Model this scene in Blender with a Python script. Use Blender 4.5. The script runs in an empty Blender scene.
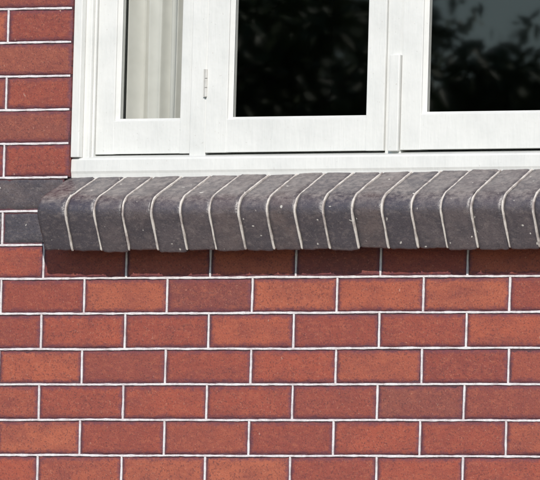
import bpy, bmesh, math, random
import numpy as np
from mathutils import Vector, Matrix, noise
random.seed(7); rng=np.random.default_rng(7)
S=bpy.context.scene
Z1=3.268
XL,XR=.172,1.992
XF,XG=.1855,1.9785     # brick jambs above the sill
def link(o,parent=None):
    bpy.context.collection.objects.link(o)
    if parent: o.parent=parent
    return o
def empty(n):
    return link(bpy.data.objects.new(n,None))
def N3(x,y,z): return noise.noise(Vector((x,y,z)))

# ---------------- materials ----------------
class G:
    def __init__(s,name):
        s.m=bpy.data.materials.new(name); s.m.use_nodes=True; s.t=s.m.node_tree
        s.b=s.t.nodes["Principled BSDF"]; s.out=s.t.nodes["Material Output"]
    def n(s,ty,ins=None,**kw):
        nd=s.t.nodes.new(ty)
        for k,v in kw.items(): setattr(nd,k,v)
        for k,v in (ins or {}).items():
            if isinstance(v,bpy.types.NodeSocket): s.t.links.new(v,nd.inputs[k])
            else: nd.inputs[k].default_value=v
        return nd
    def math(s,op,a,b=0.0,c=None):
        d={0:a,1:b}
        if c is not None: d[2]=c
        return s.n("ShaderNodeMath",d,operation=op).outputs[0]
    def noise(s,vec,scale,detail=3,rough=.55,dist=0):
        return s.n("ShaderNodeTexNoise",{"Vector":vec,"Scale":scale,"Detail":detail,"Roughness":rough,"Distortion":dist}).outputs[0]
    def ramp(s,fac,a,b,lo=0.,hi=1.):
        return s.n("ShaderNodeMapRange",{0:fac,1:a,2:b,3:lo,4:hi}).outputs[0]
    def mix(s,fac,a,b,bt='MIX'):
        nd=s.t.nodes.new("ShaderNodeMix"); nd.data_type='RGBA'; nd.blend_type=bt
        for i,v in ((0,fac),(6,a),(7,b)):
            if isinstance(v,bpy.types.NodeSocket): s.t.links.new(v,nd.inputs[i])
            else: nd.inputs[i].default_value=(v if i==0 else (*v,1) if len(v)==3 else v)
        return nd.outputs[2]
    def set(s,k,v):
        if isinstance(v,bpy.types.NodeSocket): s.t.links.new(v,s.b.inputs[k])
        else: s.b.inputs[k].default_value=v
    def bump(s,h,dist,strength=1.):
        nd=s.n("ShaderNodeBump",{"Height":h,"Distance":dist,"Strength":strength}); s.set("Normal",nd.outputs[0])

def brick_mat(name,dark=False):
    g=G(name)
    tc=g.n("ShaderNodeTexCoord").outputs["Object"]
    at=g.n("ShaderNodeAttribute",attribute_name="rnd").outputs["Vector"]
    sp=g.n("ShaderNodeSeparateXYZ",{0:at}); r1,r2,r3=sp.outputs
    off=g.n("ShaderNodeVectorMath",{0:at,"Scale":7.3},operation='SCALE').outputs[0]
    P=g.n("ShaderNodeVectorMath",{0:tc,1:off},operation='ADD').outputs[0]
    a=g.n("ShaderNodeSeparateXYZ",{0:g.n("ShaderNodeUVMap",uv_map="d1").outputs[0]}).outputs
    b=g.n("ShaderNodeSeparateXYZ",{0:g.n("ShaderNodeUVMap",uv_map="d2").outputs[0]}).outputs
    e=g.math('MINIMUM',g.math('MINIMUM',a[0],a[1]),g.math('MINIMUM',b[0],b[1]))
    mp=g.n("ShaderNodeMapping",{"Vector":P,"Scale":(1,1,1.8)}).outputs[0]
    bign=g.n("ShaderNodeTexNoise",{"Vector":mp,"Scale":14,"Detail":4,"Roughness":.65})
    big=bign.outputs[0]
    medn=g.n("ShaderNodeTexNoise",{"Vector":mp,"Scale":62,"Detail":4,"Roughness":.72}); med=medn.outputs[0]
    ms=g.n("ShaderNodeSeparateColor",{0:medn.outputs[1]}).outputs
    finen=g.n("ShaderNodeTexNoise",{"Vector":P,"Scale":240,"Detail":2,"Roughness":.65}); fine=finen.outputs[0]
    fs=g.n("ShaderNodeSeparateColor",{0:finen.outputs[1]}).outputs
    e2=g.math('ADD',e,g.math('MULTIPLY',g.math('SUBTRACT',ms[1],.5),.028))
    core=g.ramp(e2,.0000,.0105)
    if not dark:
        c1=g.mix(r1,(.315,.070,.041),(.235,.052,.037))
        c1=g.mix(g.ramp(r2,.55,.98),c1,(.375,.105,.056))
        c1=g.mix(g.ramp(r3,.72,.97,0,.8),c1,(.165,.050,.044))
        c2=g.mix(g.ramp(big,.42,.68,0,.70),c1,(.19,.046,.038))
        c2=g.mix(g.ramp(ms[2],.48,.74,0,.50),c2,(.40,.122,.066))
        c2=g.mix(g.ramp(fine,.54,.67,0,.70),c2,(.095,.030,.030))
        c2=g.mix(g.ramp(fs[2],.63,.71,0,.45),c2,(.46,.23,.16))
        edge=g.mix(med,(.17,.046,.056),(.080,.028,.042))
        col=g.mix(core,edge,c2)
        scr=g.noise(g.n("ShaderNodeMapping",{"Vector":P,"Scale":(1,1,.5),"Rotation":(0,.7,0)}).outputs[0],66,1,.4)
        col=g.mix(g.ramp(scr,.77,.82,0,.7),col,(.55,.38,.30))
        g.set("Roughness",.78)
    else:
        c1=g.mix(r1,(.092,.072,.076),(.056,.047,.058))
        c1=g.mix(g.ramp(r2,.55,.9,0,.8),c1,(.110,.080,.076))
        c2=g.mix(g.ramp(big,.40,.66,0,.8),c1,(.044,.037,.046))
        c2=g.mix(g.ramp(ms[2],.50,.70,0,.6),c2,(.165,.135,.130))
        c2=g.mix(g.ramp(fine,.55,.68,0,.5),c2,(.024,.021,.026))
        c2=g.mix(g.ramp(fs[2],.62,.70,0,.4),c2,(.22,.19,.18))
        nz=g.n("ShaderNodeSeparateXYZ",{0:g.n("ShaderNodeNewGeometry").outputs["Normal"]}).outputs[2]
        wear=g.math('MULTIPLY',g.ramp(nz,.10,.70),g.ramp(g.math('ADD',med,g.math('MULTIPLY',big,.6)),.68,.98,0,.8))
        c2=g.mix(wear,c2,(.27,.235,.22))
        col=g.mix(g.math('MULTIPLY_ADD',core,.6,.4),(.026,.022,.030),c2)
        spk=g.noise(P,85,0,.3)
        col=g.mix(g.ramp(spk,.82,.85,0,.75),col,(.60,.57,.52))
        g.set("Roughness",g.ramp(med,.3,.7,.32,.52)); g.set("Specular IOR Level",.9)
    g.set("Base Color",col)
    h=g.math('ADD',med,g.math('MULTIPLY',fine,.5))
    g.bump(h,.0014 if dark else .0018,.9)
    return g.m
M_red=brick_mat("red_brick"); M_dark=brick_mat("dark_glazed_brick",True)

g=G("purple_mortar"); tc=g.n("ShaderNodeTexCoord").outputs["Object"]
n1=g.noise(tc,60,2); n2=g.noise(tc,400,1)
c=g.mix(n1,(.10,.036,.046),(.062,.030,.040)); c=g.mix(g.ramp(n2,.55,.7,0,.5),c,(.20,.10,.09))
g.set("Base Color",c); g.set("Roughness",.95); M_mort=g.m
g=G("dark_mortar"); tc=g.n("ShaderNodeTexCoord").outputs["Object"]
g.set("Base Color",g.mix(g.noise(tc,120,2),(.045,.04,.045),(.02,.018,.02))); g.set("Roughness",.95); M_dmort=g.m
def ribbon_mat(n,base,dirt,amt):
    g=G(n); tc=g.n("ShaderNodeTexCoord").outputs["Object"]
    n1=g.noise(tc,28,4,.7); n2=g.noise(tc,300,1)
    c=g.mix(g.ramp(n1,.45,.66,0,amt),base,dirt); c=g.mix(g.ramp(n2,.58,.72,0,.5),c,(.36,.28,.26))
    g.set("Base Color",c); g.set("Roughness",.9); return g.m
M_rib=ribbon_mat("white_tuck_pointing",(.66,.64,.65),(.42,.35,.36),.7)
M_rib2=ribbon_mat("sill_tuck_pointing",(.58,.54,.50),(.25,.21,.20),.9)

g=G("white_gloss_paint"); tc=g.n("ShaderNodeTexCoord").outputs["Object"]
n1=g.noise(tc,9,4,.6); n2=g.noise(g.n("ShaderNodeMapping",{"Vector":tc,"Scale":(1,1,.15)}).outputs[0],120,2,.6); n3=g.noise(tc,160,1,.5)
c=g.mix(g.ramp(n1,.4,.7,0,.8),(.67,.675,.655),(.58,.59,.575)); c=g.mix(g.ramp(n3,.72,.80,0,.4),c,(.42,.40,.37))
g.set("Base Color",c); g.set("Roughness",.40); g.bump(g.math('ADD',n2,g.math('MULTIPLY',n1,3)),.0010,.7); M_white=g.m

g=G("window_glass"); tc=g.n("ShaderNodeTexCoord").outputs["Object"]
wv=g.noise(g.n("ShaderNodeMapping",{"Vector":tc,"Scale":(1,1,1.6)}).outputs[0],7,0,.4)
bp=g.n("ShaderNodeBump",{"Height":wv,"Distance":.001,"Strength":.04}).outputs[0]
gl=g.n("ShaderNodeBsdfGlossy",{"Color":(1,1,1,1),"Roughness":.014,"Normal":bp}).outputs[0]
tr=g.n("ShaderNodeBsdfTransparent",{"Color":(.90,.91,.90,1)}).outputs[0]
bf=g.n("ShaderNodeNewGeometry").outputs["Backfacing"]
ior=g.math('MULTIPLY_ADD',bf,-.83333,1.5)
fr=g.n("ShaderNodeFresnel",{"IOR":ior}).outputs[0]
f2=g.math('MINIMUM',g.math('MULTIPLY',fr,2.4),1.0)
mx=g.n("ShaderNodeMixShader",{0:f2,1:tr,2:gl}).outputs[0]
g.t.links.new(mx,g.out.inputs[0]); M_glass=g.m

def plain(n,c1,c2,sc,rough=.9):
    g=G(n); tc=g.n("ShaderNodeTexCoord").outputs["Object"]
    nn=g.noise(tc,sc,2,.6); g.set("Base Color",g.mix(nn,c1,c2)); g.set("Roughness",rough); return g.m
M_room=plain("room_shade_black",(.010,.010,.011),(.018,.017,.017),3)  # room darkness put into the colour: near-black walls behind the glass
M_metal=plain("painted_hinge",(.58,.58,.56),(.42,.41,.38),60,.5)
g=G("curtain_cloth"); tc=g.n("ShaderNodeTexCoord").outputs["Object"]
g.set("Base Color",g.mix(g.noise(tc,25,2),(.68,.68,.65),(.55,.55,.52))); g.set("Roughness",.95)
M_cur=g.m
M_grass=plain("grass",(.045,.075,.02),(.09,.10,.035),6)
M_conc=plain("concrete",(.43,.40,.36),(.34,.32,.29),4)  # kept pale so the added strip bounces light under the sill
M_bark=plain("bark",(.09,.065,.045),(.04,.03,.022),14)
M_leaf=plain("leaf",(.035,.06,.018),(.07,.10,.03),3,.6)
M_tile=plain("roof_tile",(.20,.07,.045),(.12,.045,.035),8)

# ---------------- wall ----------------
def mesh_obj(name,verts,faces,mats,parent=None,smooth=False,midx=None):
    me=bpy.data.meshes.new(name); me.from_pydata(verts,[],faces)
    for m in mats: me.materials.append(m)
    if midx is not None: me.polygons.foreach_set("material_index",midx)
    if smooth: me.polygons.foreach_set("use_smooth",[True]*len(me.polygons))
    me.update(); return link(bpy.data.objects.new(name,me),parent)

class BM:   # brick accumulator with edge distance data
    def __init__(s): s.v=[];s.f=[];s.mi=[];s.d1=[];s.d2=[];s.r=[];s.sm=[]
    def face(s,idx,mi,d1,d2,r,sm=True):
        s.f.append(idx);s.mi.append(mi);s.d1+=d1;s.d2+=d2;s.r+=[r]*len(idx);s.sm.append(sm)
    def build(s,name,mats,parent):
        o=mesh_obj(name,s.v,s.f,mats,parent,midx=s.mi); me=o.data
        me.polygons.foreach_set("use_smooth",s.sm)
        for nm,d in (("d1",s.d1),("d2",s.d2)):
            uv=me.uv_layers.new(name=nm); uv.data.foreach_set("uv",np.array(d,dtype=np.float32).ravel())
        a=me.attributes.new("rnd",'FLOAT_VECTOR','CORNER'); a.data.foreach_set("vector",np.array(s.r,dtype=np.float32).ravel())
        return o
W=BM()
def add_brick(x0,x1,z0,z1,mi,hi,il=.0042,ir=.0042):
    x0+=il;x1-=ir;z0+=.0042;z1-=.0042
    L=x1-x0;H=z1-z0; nu,nv=(26,11) if hi else (4,3)
    r=(random.random(),random.random(),random.random())
    yo=random.uniform(-.0008,.0008); tx=random.uniform(-.0012,.0012); base=len(W.v)
    sx=random.random()*50
    def par(n):
        t=np.linspace(0,1,n); return [.5-.5*math.cos(math.pi*q)*(.55+.45*abs(math.cos(math.pi*q))) for q in t]
    U=par(nu);V=par(nv); uvs=[]
    for j in range(nv):
        for i in range(nu):
            u=U[i]*L;v=V[j]*H; x=x0+u;z=z0+v; d=min(u,L-u,v,H-v); y=yo+tx*(U[i]-.5)
            if hi:
                if i in(0,nu-1): x+=.0014*N3(sx,z*90,1)+.0010*N3(sx,z*260,2)
                if j in(0,nv-1): z+=.0014*N3(x*70,sx,3)+.0012*N3(x*230,sx,4)
                y+=.0009*N3(x*25+sx,z*25,5)+.0006*N3(x*110,z*110,sx)
                c=max(0,N3(x*45,z*45,sx+9)-.22)
                y+=max(0,.0038-d)*(.45+2.6*c)
            W.v.append((x,y,z)); uvs.append(((u,v),(L-u,H-v)))
    for j in range(nv-1):
        for i in range(nu-1):
            q=[j*nu+i,j*nu+i+1,(j+1)*nu+i+1,(j+1)*nu+i]
            W.face([base+k for k in q],mi,[uvs[k][0] for k in q],[uvs[k][1] for k in q],r)
    ring=[i for i in range(nu)]+[j*nu+nu-1 for j in range(1,nv)]+[(nv-1)*nu+i for i in range(nu-2,-1,-1)]+[j*nu for j in range(nv-2,0,-1)]
    b2=len(W.v)
    for k in ring:
        x,y,z=W.v[base+k]; W.v.append((x,.032,z))
    n=len(ring)
    for k in range(n):
        k2=(k+1)%n; q=[base+ring[k],b2+k,b2+k2,base+ring[k2]]
        W.face(q,mi,[(.004,.004)]*4,[(.1,.1)]*4,r,False)

Rv=[];Rf=[]
def ribbon(p0,p1,w,y,horizontal,seg):
    L=abs(p1[0]-p0[0]) if horizontal else abs(p1[1]-p0[1]); n=max(2,int(L/seg)+1); base=len(Rv); s=random.random()*90
    for i in range(n+1):
        t=i/n; x=p0[0]+(p1[0]-p0[0])*t; z=p0[1]+(p1[1]-p0[1])*t; q=(x if horizontal else z)
        o=.0013*N3(q*5,s,0)+.0006*N3(q*40,s,1); h=w/2*(1+.30*N3(q*30,s,5)+.28*N3(q*120,s,6)); yy=y+.0003*N3(q*60,s,7)
        for a,b in ((-h-.0004,.006),(-h,yy+.0004),(-h*.7,yy),(h*.7,yy),(h,yy+.0004),(h+.0004,.006)):
            Rv.append((x,b,z+o+a) if horizontal else (x+o+a,b,z))
    for i in range(n):
        for k in range(5):
            a=base+i*6+k; q=[a,a+6,a+7,a+1]
            Rf.append(q if horizontal else q[::-1])
WX0,WX1=-4.56,6.24
zl=[-.086*k for k in range(38,0,-1)]+[.0825*k for k in range(0,27)]
r0=38
OT=r0+20
for c in range(len(zl)-1):
    z0,z1=zl[c],zl[c+1]; k=c-r0
    odd=(k%2!=0)
    o=0 if odd else .12
    js=[]; i=math.ceil((WX0-o)/.24)
    while i*.24+o<=WX1+1e-6: js.append(round(i*.24+o+random.uniform(-.0016,.0016),4)); i+=1
    if js[0]>WX0+.01: js=[WX0]+js
    if js[-1]<WX1-.01: js.append(WX1)
    inop = 1<=k<OT-r0
    hz = -.75<z0<.95
    mi=1 if k in(1,2) else 0
    xa,xb=(XL,XR) if k in (1,2) else (XF,XG)
    if inop:
        l=[j for j in js if j<xa-.1]+[xa]
        if not odd: l=[j for j in js if j<-.2]+[-.12,-.068,xa]
        rr=[xb]+[j for j in js if j>xb+.1]
        spans=[l,rr]
    else: spans=[js]
    for sp in spans:
        for a,b in zip(sp[:-1],sp[1:]):
            add_brick(a,b,z0,z1,mi,hz and b>-.4 and a<2.3,ir=.0006 if (inop and b==xa) else .0042,il=.0006 if(inop and a==xb) else .0042)
        for a in sp[1:-1]:
            ribbon((a,z0),(a,z1),.0047,-.0009,False,.007 if hz and -.4<a<2.3 else .08)
for i,z in enumerate(zl):
    k=i-r0
    seg=.007 if -.75<z<.95 else .15
    if 1<=k<OT-r0:
        xa,xb=(XL,XR) if k<3 else (XF,XG)
        ribbon((WX0,z),(xa-.001,z),.0049,-.0014,True,seg); ribbon((xb+.001,z),(WX1,z),.0049,-.0014,True,seg)
    else: ribbon((WX0,z),(WX1,z),.0049,-.0014,True,seg)
wall=empty("brick_wall"); wall.location=(0,0,Z1)
W.build("bricks",[M_red,M_dark],wall)
mesh_obj("tuck_pointing",Rv,Rf,[M_rib],wall)
def box(name,a,b,mat,parent,bev=0,segs=2):
    bm=bmesh.new(); bmesh.ops.create_cube(bm,size=1)
    for v in bm.verts: v.co=Vector([(a[i]+b[i])/2+v.co[i]*(b[i]-a[i]) for i in range(3)])
    if bev: bmesh.ops.bevel(bm,geom=bm.edges[:],offset=bev,segments=segs,affect='EDGES',profile=.5)
    me=bpy.data.meshes.new(name); bm.to_mesh(me); bm.free(); me.materials.append(mat)
    return link(bpy.data.objects.new(name,me),parent)
zb,zt=zl[0],zl[-1]; y0,y1=.0019,.24; zs=zl[r0+3]
box("mortar_bed_lower",(WX0,y0,zb),(WX1,y1,.093),M_mort,wall)
box("mortar_bed_side_1",(WX0,y0,.093),(XL+.0005,y1,zs),M_mort,wall)
box("mortar_bed_side_2",(XR-.0005,y0,.093),(WX1,y1,zs),M_mort,wall)
box("mortar_bed_side_3",(WX0,y0,zs),(XF-.001,y1,zl[OT]),M_mort,wall)
box("mortar_bed_side_4",(XG+.001,y0,zs),(WX1,y1,zl[OT]),M_mort,wall)
box("mortar_bed_upper",(WX0,y0,zl[OT]),(WX1,y1,zt),M_mort,wall)

# ---------------- sill ----------------
sill=empty("brick_window_sill"); sill.location=(0,0,Z1)
th=math.atan2(.074,.165); td=(math.cos(th),math.sin(th)); fd=(math.sin(th),-math.cos(th))
K=(-.135,.178)
def lift(x,y): return .013*min(1,max(0,(x-.2)/1.3))*max(0,min(1.2,(y+.11)/.14))
def sill_profile(off,rad=.045,fl=.130,back=.062):
    pts=[]
    L=(back-K[0])/td[0]
    for i in range(9):
        t=L+(rad-L)*i/9; pts.append((K[0]+td[0]*t,K[1]+td[1]*t,-fd[0],-fd[1]))
    cx=K[0]+td[0]*rad+fd[0]*rad; cz=K[1]+td[1]*rad+fd[1]*rad
    for i in range(13):
        a=i/12*math.pi/2; nx=-fd[0]*math.cos(a)-td[0]*math.sin(a); nz=-fd[1]*math.cos(a)-td[1]*math.sin(a)
        pts.append((cx+nx*rad,cz+nz*rad,nx,nz))
    r2=.006
    for i in range(1,8):
        t=rad+(fl-r2-rad)*i/7; pts.append((K[0]+fd[0]*t,K[1]+fd[1]*t,-td[0],-td[1]))
    cx=K[0]+fd[0]*(fl-r2)+td[0]*r2; cz=K[1]+fd[1]*(fl-r2)+td[1]*r2
    for i in range(1,5):
        a=i/4*math.pi/2; nx=-td[0]*math.cos(a)+fd[0]*math.sin(a); nz=-td[1]*math.cos(a)+fd[1]*math.sin(a)
        pts.append((cx+nx*r2,cz+nz*r2,nx,nz))
    bx,bz=K[0]+fd[0]*fl,K[1]+fd[1]*fl
    for t in (.04,.09,.15): pts.append((bx+td[0]*t,bz+td[1]*t,fd[0],fd[1]))
    return [(y+nx*off,z+nz*off,nx,nz) for y,z,nx,nz in pts]
jx=[.176,.256,.339,.418,.500,.583,.666,.748,.829,.907,.986,1.067,1.149,1.231,1.313,1.397,1.483,1.567,1.650,1.733,1.816,1.900,1.988]
SB=BM(); P0=sill_profile(0)
slen=[0]
for a,b in zip(P0[:-1],P0[1:]): slen.append(slen[-1]+math.hypot(a[0]-b[0],a[1]-b[1]))
for x0,x1 in zip(jx[:-1],jx[1:]):
    a0=x0+(.0034 if x0>.18 else 0); a1=x1-(.0034 if x1<1.98 else 0); L=a1-a0; nu=13
    r=(random.random(),random.random(),random.random()); s=random.random()*60; base=len(SB.v)
    dY=random.uniform(-.0020,.0020); dZ=random.uniform(-.0012,.0012); fl=random.uniform(-.0045,.0030); tw=random.uniform(-.0015,.0015)
    uv=[]
    for j,(y,z,nx,nz) in enumerate(P0):
        for i in range(nu):
            t=.5-.5*math.cos(math.pi*i/(nu-1)); u=t*L; d=min(u,L-u)
            o=-max(0,.005-d)*(.4+1.6*max(0,N3(slen[j]*40,s,u*5)-.1))+.0013*N3(slen[j]*30,u*30,s)+.0006*N3(slen[j]*120,u*120,s)+tw*(t-.5)
            xx=a0+u
            if i in(0,nu-1): xx+=.0012*N3(slen[j]*60,s,i)
            if z<.075: dz=fl+.0020*N3(xx*60,s,2)
            elif z<.13: dz=fl*(.13-z)/.055
            else: dz=0
            SB.v.append((xx,y+nx*o+dY,z+nz*o+dZ+dz+(lift(xx,y) if j<20 else 0)))
            uv.append(((u,.03),(L-u,.03)))
    n=len(P0)
    for j in range(n-1):
        for i in range(nu-1):
            q=[j*nu+i,(j+1)*nu+i,(j+1)*nu+i+1,j*nu+i+1]
            SB.face([base+k for k in q],0,[uv[k][0] for k in q],[uv[k][1] for k in q],r)
    lf=[base+j*nu for j in range(n)][::-1]; rf=[base+j*nu+nu-1 for j in range(n)]
    for q in (lf,rf): SB.face(q,0,[(.01,.02)]*n,[(.05,.02)]*n,r,False)
SB.build("sill_bricks",[M_dark],sill)
def extrude_profile(name,pr,x0,x1,mat,parent):
    n=len(pr); xs=[x0+(x1-x0)*k/20 for k in range(21)]
    v=[(x,p[0],p[1]+(lift(x,p[0]) if j<20 else 0)) for x in xs for j,p in enumerate(pr)]
    f=[[k*n+i,k*n+i+1,(k+1)*n+i+1,(k+1)*n+i] for k in range(20) for i in range(n-1)]+[list(range(n))[::-1],list(range(20*n,21*n))]
    return mesh_obj(name,v,f,[mat],parent)
extrude_profile("sill_mortar",sill_profile(-.0052),.181,1.983,M_dmort,sill)
v=[];f=[]
for x in jx[1:-1]:
    pr=sill_profile(0)[:31]; s=random.random()*70; base=len(v)
    fine=[]
    for a,b in zip(pr[:-1],pr[1:]):
        m=max(1,int(math.hypot(a[0]-b[0],a[1]-b[1])/.006))
        for q in range(m): fine.append(tuple(a[k]+(b[k]-a[k])*q/m for k in range(4)))
    fine.append(pr[-1])
    for j,(y,z,nx,nz) in enumerate(fine):
        top=nz>.3
        o=.0024*N3(j*.07,s,0)+.0010*N3(j*.35,s,3); h=.0023*(1+.35*N3(j*.3,s,1)+.3*N3(j*.9,s,4)); up=-.0001+.0006*N3(j*.4,s,2)
        zz=z+(lift(x,y) if top else 0)
        for a,b in ((-h,-.007),(-h,up-.0004),(-h*.6,up),(h*.6,up),(h,up-.0004),(h,-.007)):
            v.append((x+o+a,y+nx*b,zz+nz*b))
    for j in range(len(fine)-1):
        for k in range(5):
            a=base+j*6+k; f.append([a,a+6,a+7,a+1])
mesh_obj("sill_tuck_pointing",v,f,[M_rib2],sill)

# ---------------- window ----------------
win=empty("casement_window"); win.location=(0,0,Z1)
T=zl[OT]-.001
def b(n,x0,x1,ya,yb,z0,z1,m=M_white,bev=.0018): return box(n,(x0,ya,z0),(x1,yb,z1),m,win,bev)
pr=[(.013,.256),(.011,.262),(.012,.289),(.016,.294),(.052,.303),(.14,.310),(.14,.225),(.02,.225),(.016,.235)]
def sub(n,x0,x1):
    vv=[(x0,p[0],p[1]) for p in pr]+[(x1,p[0],p[1]) for p in pr];m=len(pr)
    ff=[[i,(i+1)%m,m+(i+1)%m,m+i] for i in range(m)]+[list(range(m))[::-1],list(range(m,2*m))]
    return mesh_obj(n,vv,ff,[M_white],win)
sub("timber_sill",.1862,1.9778)
CX=1.082
def mir(x0,x1): return 2*CX-x1,2*CX-x0
for s,(fn) in enumerate((lambda a,c:(a,c),mir)):
    x=fn(.1866,.2095); b("outer_frame",*x,.006,.14,.296,T)
    x=fn(.2098,.2282); b("jamb",*x,.024,.14,.28,T-.01)
    x=fn(.2285,.2345); b("jamb_bead",*x,.034,.12,.29,T-.02,bev=.001)
    x=fn(.509,.5545); b("mullion",*x,.034,.13,.295,T-.01)
b("centre_mullion",1.0605,1.1045,.036,.13,.295,T-.01)
b("mullion_cover",1.076,1.1035,.022,.050,.303,.535,bev=.002)
b("head",.1868,1.9772,.0195,.138,T-.05,T-.0005)
def sash(n,x0,x1,y,sw_l,sw_r,z0,zg,ztop):
    t=.042
    b(n+"_stile_a",x0,x0+sw_l,y,y+t,z0,ztop,bev=.0012); b(n+"_stile_b",x1-sw_r,x1,y,y+t,z0,ztop,bev=.0012)
    b(n+"_bottom_rail",x0+sw_l-.0012,x1-sw_r+.0012,y+.0003,y+t-.001,z0+.0006,zg,bev=.0009)
    b(n+"_top_rail",x0+sw_l-.0012,x1-sw_r+.0012,y+.0003,y+t-.001,ztop-.055,ztop-.0006,bev=.0009)
    gy=y+.018; gx0,gx1,gz0,gz1=x0+sw_l,x1-sw_r,zg,ztop-.055; p=.007
    o=[(gx0-.001,y+.004,gz0-.001),(gx1+.001,y+.004,gz0-.001),(gx1+.001,y+.004,gz1+.001),(gx0-.001,y+.004,gz1+.001)]
    i_=[(gx0+p,gy-.0006,gz0+p),(gx1-p,gy-.0006,gz0+p),(gx1-p,gy-.0006,gz1-p),(gx0+p,gy-.0006,gz1-p)]
    mesh_obj(n+"_putty",o+i_,[[k,(k+1)%4,4+(k+1)%4,4+k] for k in range(4)],[M_white],win)
    ga=random.uniform(-.0002,.0002); gb=random.uniform(-.0003,.0003)
    mesh_obj(n+"_glass",[(gx0-.004,gy+ga,gz0-.004),(gx1+.004,gy-ga,gz0-.004),(gx1+.004,gy-ga+gb,gz1+.004),(gx0-.004,gy+ga+gb,gz1+.004)],[[0,1,2,3]],[M_glass],win)
sash("side_sash",.2362,.5078,.040,.052,.031,.3045,.385,T-.055)
x=mir(.2362,.5078); sash("side_sash_b",x[0],x[1],.040,.031,.052,.3045,.385,T-.055)
sash("casement",.5562,1.0592,.030,.060,.050,.3050,.385,T-.055)
sash("casement_b",1.1062,1.6080,.030,.056,.060,.3060,.391,T-.055)
def hinge(x,z0,z1):
    bm=bmesh.new()
    n=3
    for k in range(n):
        a=z0+(z1-z0)*k/n+.0006; c=z0+(z1-z0)*(k+1)/n-.0006
        bmesh.ops.create_cone(bm,cap_ends=True,segments=14,radius1=.0036,radius2=.0036,depth=c-a,matrix=Matrix.Translation((x,.0285,(a+c)/2)))
    bmesh.ops.create_cube(bm,size=1,matrix=Matrix.Translation((x-.005,.0318,(z0+z1)/2))@Matrix.Diagonal((.006,.0045,(z1-z0),1)))
    me=bpy.data.meshes.new("hinge");bm.to_mesh(me);bm.free();me.materials.append(M_metal);link(bpy.data.objects.new("hinge",me),win)
hinge(.5554,.440,.508); hinge(.5554,1.30,1.368); hinge(1.609,.440,.508); hinge(1.609,1.30,1.368)

# curtain
cur=empty("curtain"); cur.location=(0,0,Z1)
v=[];f=[];nx_,nz_=150,24
for j in range(nz_+1):
    for i in range(nx_+1):
        t=i/nx_; z=.24+1.36*j/nz_; x=.228+.275*t
        y=.150+.020*math.sin(t*27+.5*math.sin(z*2))+.008*math.sin(t*63+1)+.006*N3(t*5,z*2,3)
        v.append((x+.003*math.sin(t*62),y,z))
for j in range(nz_):
    for i in range(nx_):
        a=j*(nx_+1)+i; f.append([a,a+1,a+nx_+2,a+nx_+1])
mesh_obj("cloth",v,f,[M_cur],cur,smooth=True)

# room and roof
room=empty("house_interior"); room.location=(0,0,Z1)
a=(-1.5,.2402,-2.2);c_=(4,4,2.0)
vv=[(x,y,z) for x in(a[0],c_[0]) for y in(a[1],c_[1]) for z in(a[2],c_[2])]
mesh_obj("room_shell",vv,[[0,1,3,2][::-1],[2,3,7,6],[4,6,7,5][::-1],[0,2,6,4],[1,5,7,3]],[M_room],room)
roof=empty("tiled_roof")
Zt=Z1+zt
mesh_obj("roof_slope",[(WX0-.4,-.35,Zt),(WX1+.4,-.35,Zt),(WX1+.4,4.2,Zt+2),(WX0-.4,4.2,Zt+2)],[[0,1,2,3]],[M_tile],roof)
box("fascia",(WX0-.4,-.36,Zt-.16),(WX1+.4,-.33,Zt+.01),M_white,roof,.003)
box("eave_soffit",(WX0-.4,-.329,Zt+.003),(WX1+.4,.2,Zt+.02),M_white,roof)

# ground
mesh_obj("ground",[(-600,-600,0),(600,-600,0),(600,600,0),(-600,600,0)],[[0,1,2,3]],[M_grass])
mesh_obj("bounce_path",[(-9,-5.5,.006),(11,-5.5,.006),(11,-.0,.006),(-9,-.0,.006)],[[0,1,2,3]],[M_conc])  # unseen paving strip added to bounce fill light up at the wall

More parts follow.
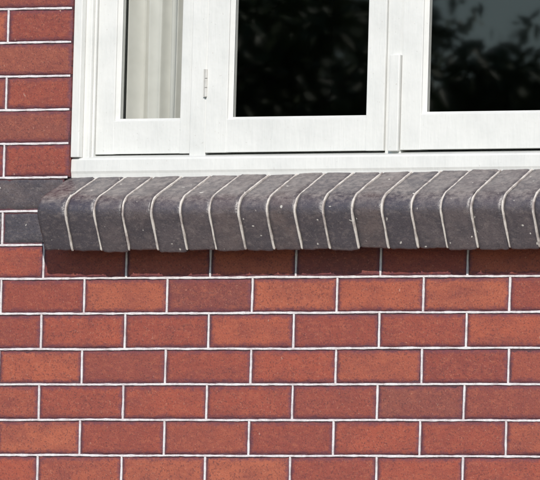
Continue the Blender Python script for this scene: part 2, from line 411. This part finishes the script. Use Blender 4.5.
# trees across the street (seen as reflections)
def tree_mesh(seed,h,rad,nl,ncl):
    r=np.random.default_rng(seed)
    v=[];f=[];mi=[]
    def limb(p,q,ra,rb,n=8):
        base=len(v); p=np.array(p,float);q=np.array(q,float);d=(q-p);d/=np.linalg.norm(d)
        s=np.cross(d,[.3,.9,.1]);s/=np.linalg.norm(s);t=np.cross(d,s)
        for k in range(5):
            c=p+(q-p)*k/4+ (r.normal(0,.05,3)*ra if 0<k<4 else 0); rr=ra+(rb-ra)*k/4
            for a in range(n): v.append(tuple(c+rr*(s*math.cos(a*2*math.pi/n)+t*math.sin(a*2*math.pi/n))))
        for k in range(4):
            for a in range(n):
                f.append([base+k*n+a,base+k*n+(a+1)%n,base+(k+1)*n+(a+1)%n,base+(k+1)*n+a]);mi.append(0)
    limb((0,0,0),(0.1,0,h*.45),.2,.13)
    cl=[]
    for k in range(ncl):
        a=r.uniform(0,6.28);e=r.uniform(-.5,1);rr=rad*r.uniform(.35,1)*math.sqrt(max(.05,1-max(0,e)**2))
        p=np.array([math.cos(a)*rr,math.sin(a)*rr,h*.6+e*h*.36*r.uniform(.8,1.05)])
        cl.append((p,r.uniform(.18,.40)))
        if k<40: limb((0.1,0,h*r.uniform(.3,.55)),p,.05,.012,6)
    per=nl//len(cl)
    for p,cr in cl:
        q=r.normal(0,1,(per,3)); q/=np.linalg.norm(q,axis=1)[:,None]; q*= (r.uniform(0,1,(per,1))**.55)*cr*1.25*np.array([1,1,.8]); q+=p
        for c in q:
            n1=r.normal(0,1,3);n1/=np.linalg.norm(n1);s=np.cross(n1,r.normal(0,1,3));s/=np.linalg.norm(s);t=np.cross(n1,s)
            l=r.uniform(.03,.07);w=l*.5;base=len(v)
            v.extend([tuple(c-s*l),tuple(c+t*w),tuple(c+s*l),tuple(c-t*w)]);f.append([base,base+1,base+2,base+3]);mi.append(1)
    me=bpy.data.meshes.new("tree");me.from_pydata(v,[],f);me.materials.append(M_bark);me.materials.append(M_leaf);me.polygons.foreach_set("material_index",mi)
    return me
tm=[tree_mesh(3,9.0,2.3,36000,160),tree_mesh(5,7.1,2.0,24000,110)]
def at(dist,xw,side=0):
    a=math.radians(31.5); return (xw-math.sin(a)*dist+side*math.cos(a),-math.cos(a)*dist-side*math.sin(a))
for k,(d,sd,m,rot,sc) in enumerate([(38,-1.5,0,0,1.0),(43,-1.7,0,2.1,1.08),(48,-1.9,0,4.4,1.15),(40,1.0,1,1.3,1.0),(46,2.9,0,2.2,.80),(36,-7,1,4,1.1),(42,7,0,5,.8)]):
    x,y=at(d,.9,sd); o=link(bpy.data.objects.new("tree",tm[m])); o.location=(x,y,0); o.rotation_euler=(0,0,rot); o.scale=(sc,)*3

# ---------------- light, sky ----------------
el=math.radians(30); az=math.radians(180-27)
ts=Vector((math.sin(az)*math.cos(el),math.cos(az)*math.cos(el),math.sin(el)))
sl=bpy.data.lights.new("sun","SUN"); sl.energy=4.3; sl.angle=math.radians(.53); sl.color=(1,.94,.87)
so=link(bpy.data.objects.new("sun",sl)); so.rotation_euler=ts.to_track_quat('Z','Y').to_euler(); so.location=(5,-10,15)
w=bpy.data.worlds.new("World"); S.world=w; w.use_nodes=True; nt=w.node_tree
sk=nt.nodes.new("ShaderNodeTexSky"); sk.sky_type='NISHITA'; sk.sun_disc=False; sk.sun_elevation=el; sk.sun_rotation=az
sk.dust_density=.3; sk.ozone_density=2.5
nt.links.new(sk.outputs[0],nt.nodes["Background"].inputs[0]); nt.nodes["Background"].inputs[1].default_value=.12
S.view_settings.view_transform='Standard'; S.view_settings.look='None'; S.view_settings.exposure=0

# ---------------- camera ----------------
a,e,roll,f,tx,tz=0.54983,0.05644,0.02669,1.24556,0.76644,0.09006
d=Vector((math.sin(a)*math.cos(e),-math.cos(a)*math.cos(e),-math.sin(e)))
F=-d; Rt=F.cross(Vector((0,0,1))).normalized(); U=Rt.cross(F)
R2=Rt*math.cos(roll)+U*math.sin(roll); U2=-Rt*math.sin(roll)+U*math.cos(roll)
cd=bpy.data.cameras.new("Camera"); co=link(bpy.data.objects.new("Camera",cd))
m=Matrix((R2,U2,d)).transposed().to_4x4(); m.translation=Vector((tx,0,tz+Z1))+d*30
co.matrix_world=m; cd.sensor_width=36; cd.lens=36*f*1e4/540; cd.clip_start=.1; cd.clip_end=3000
S.camera=co
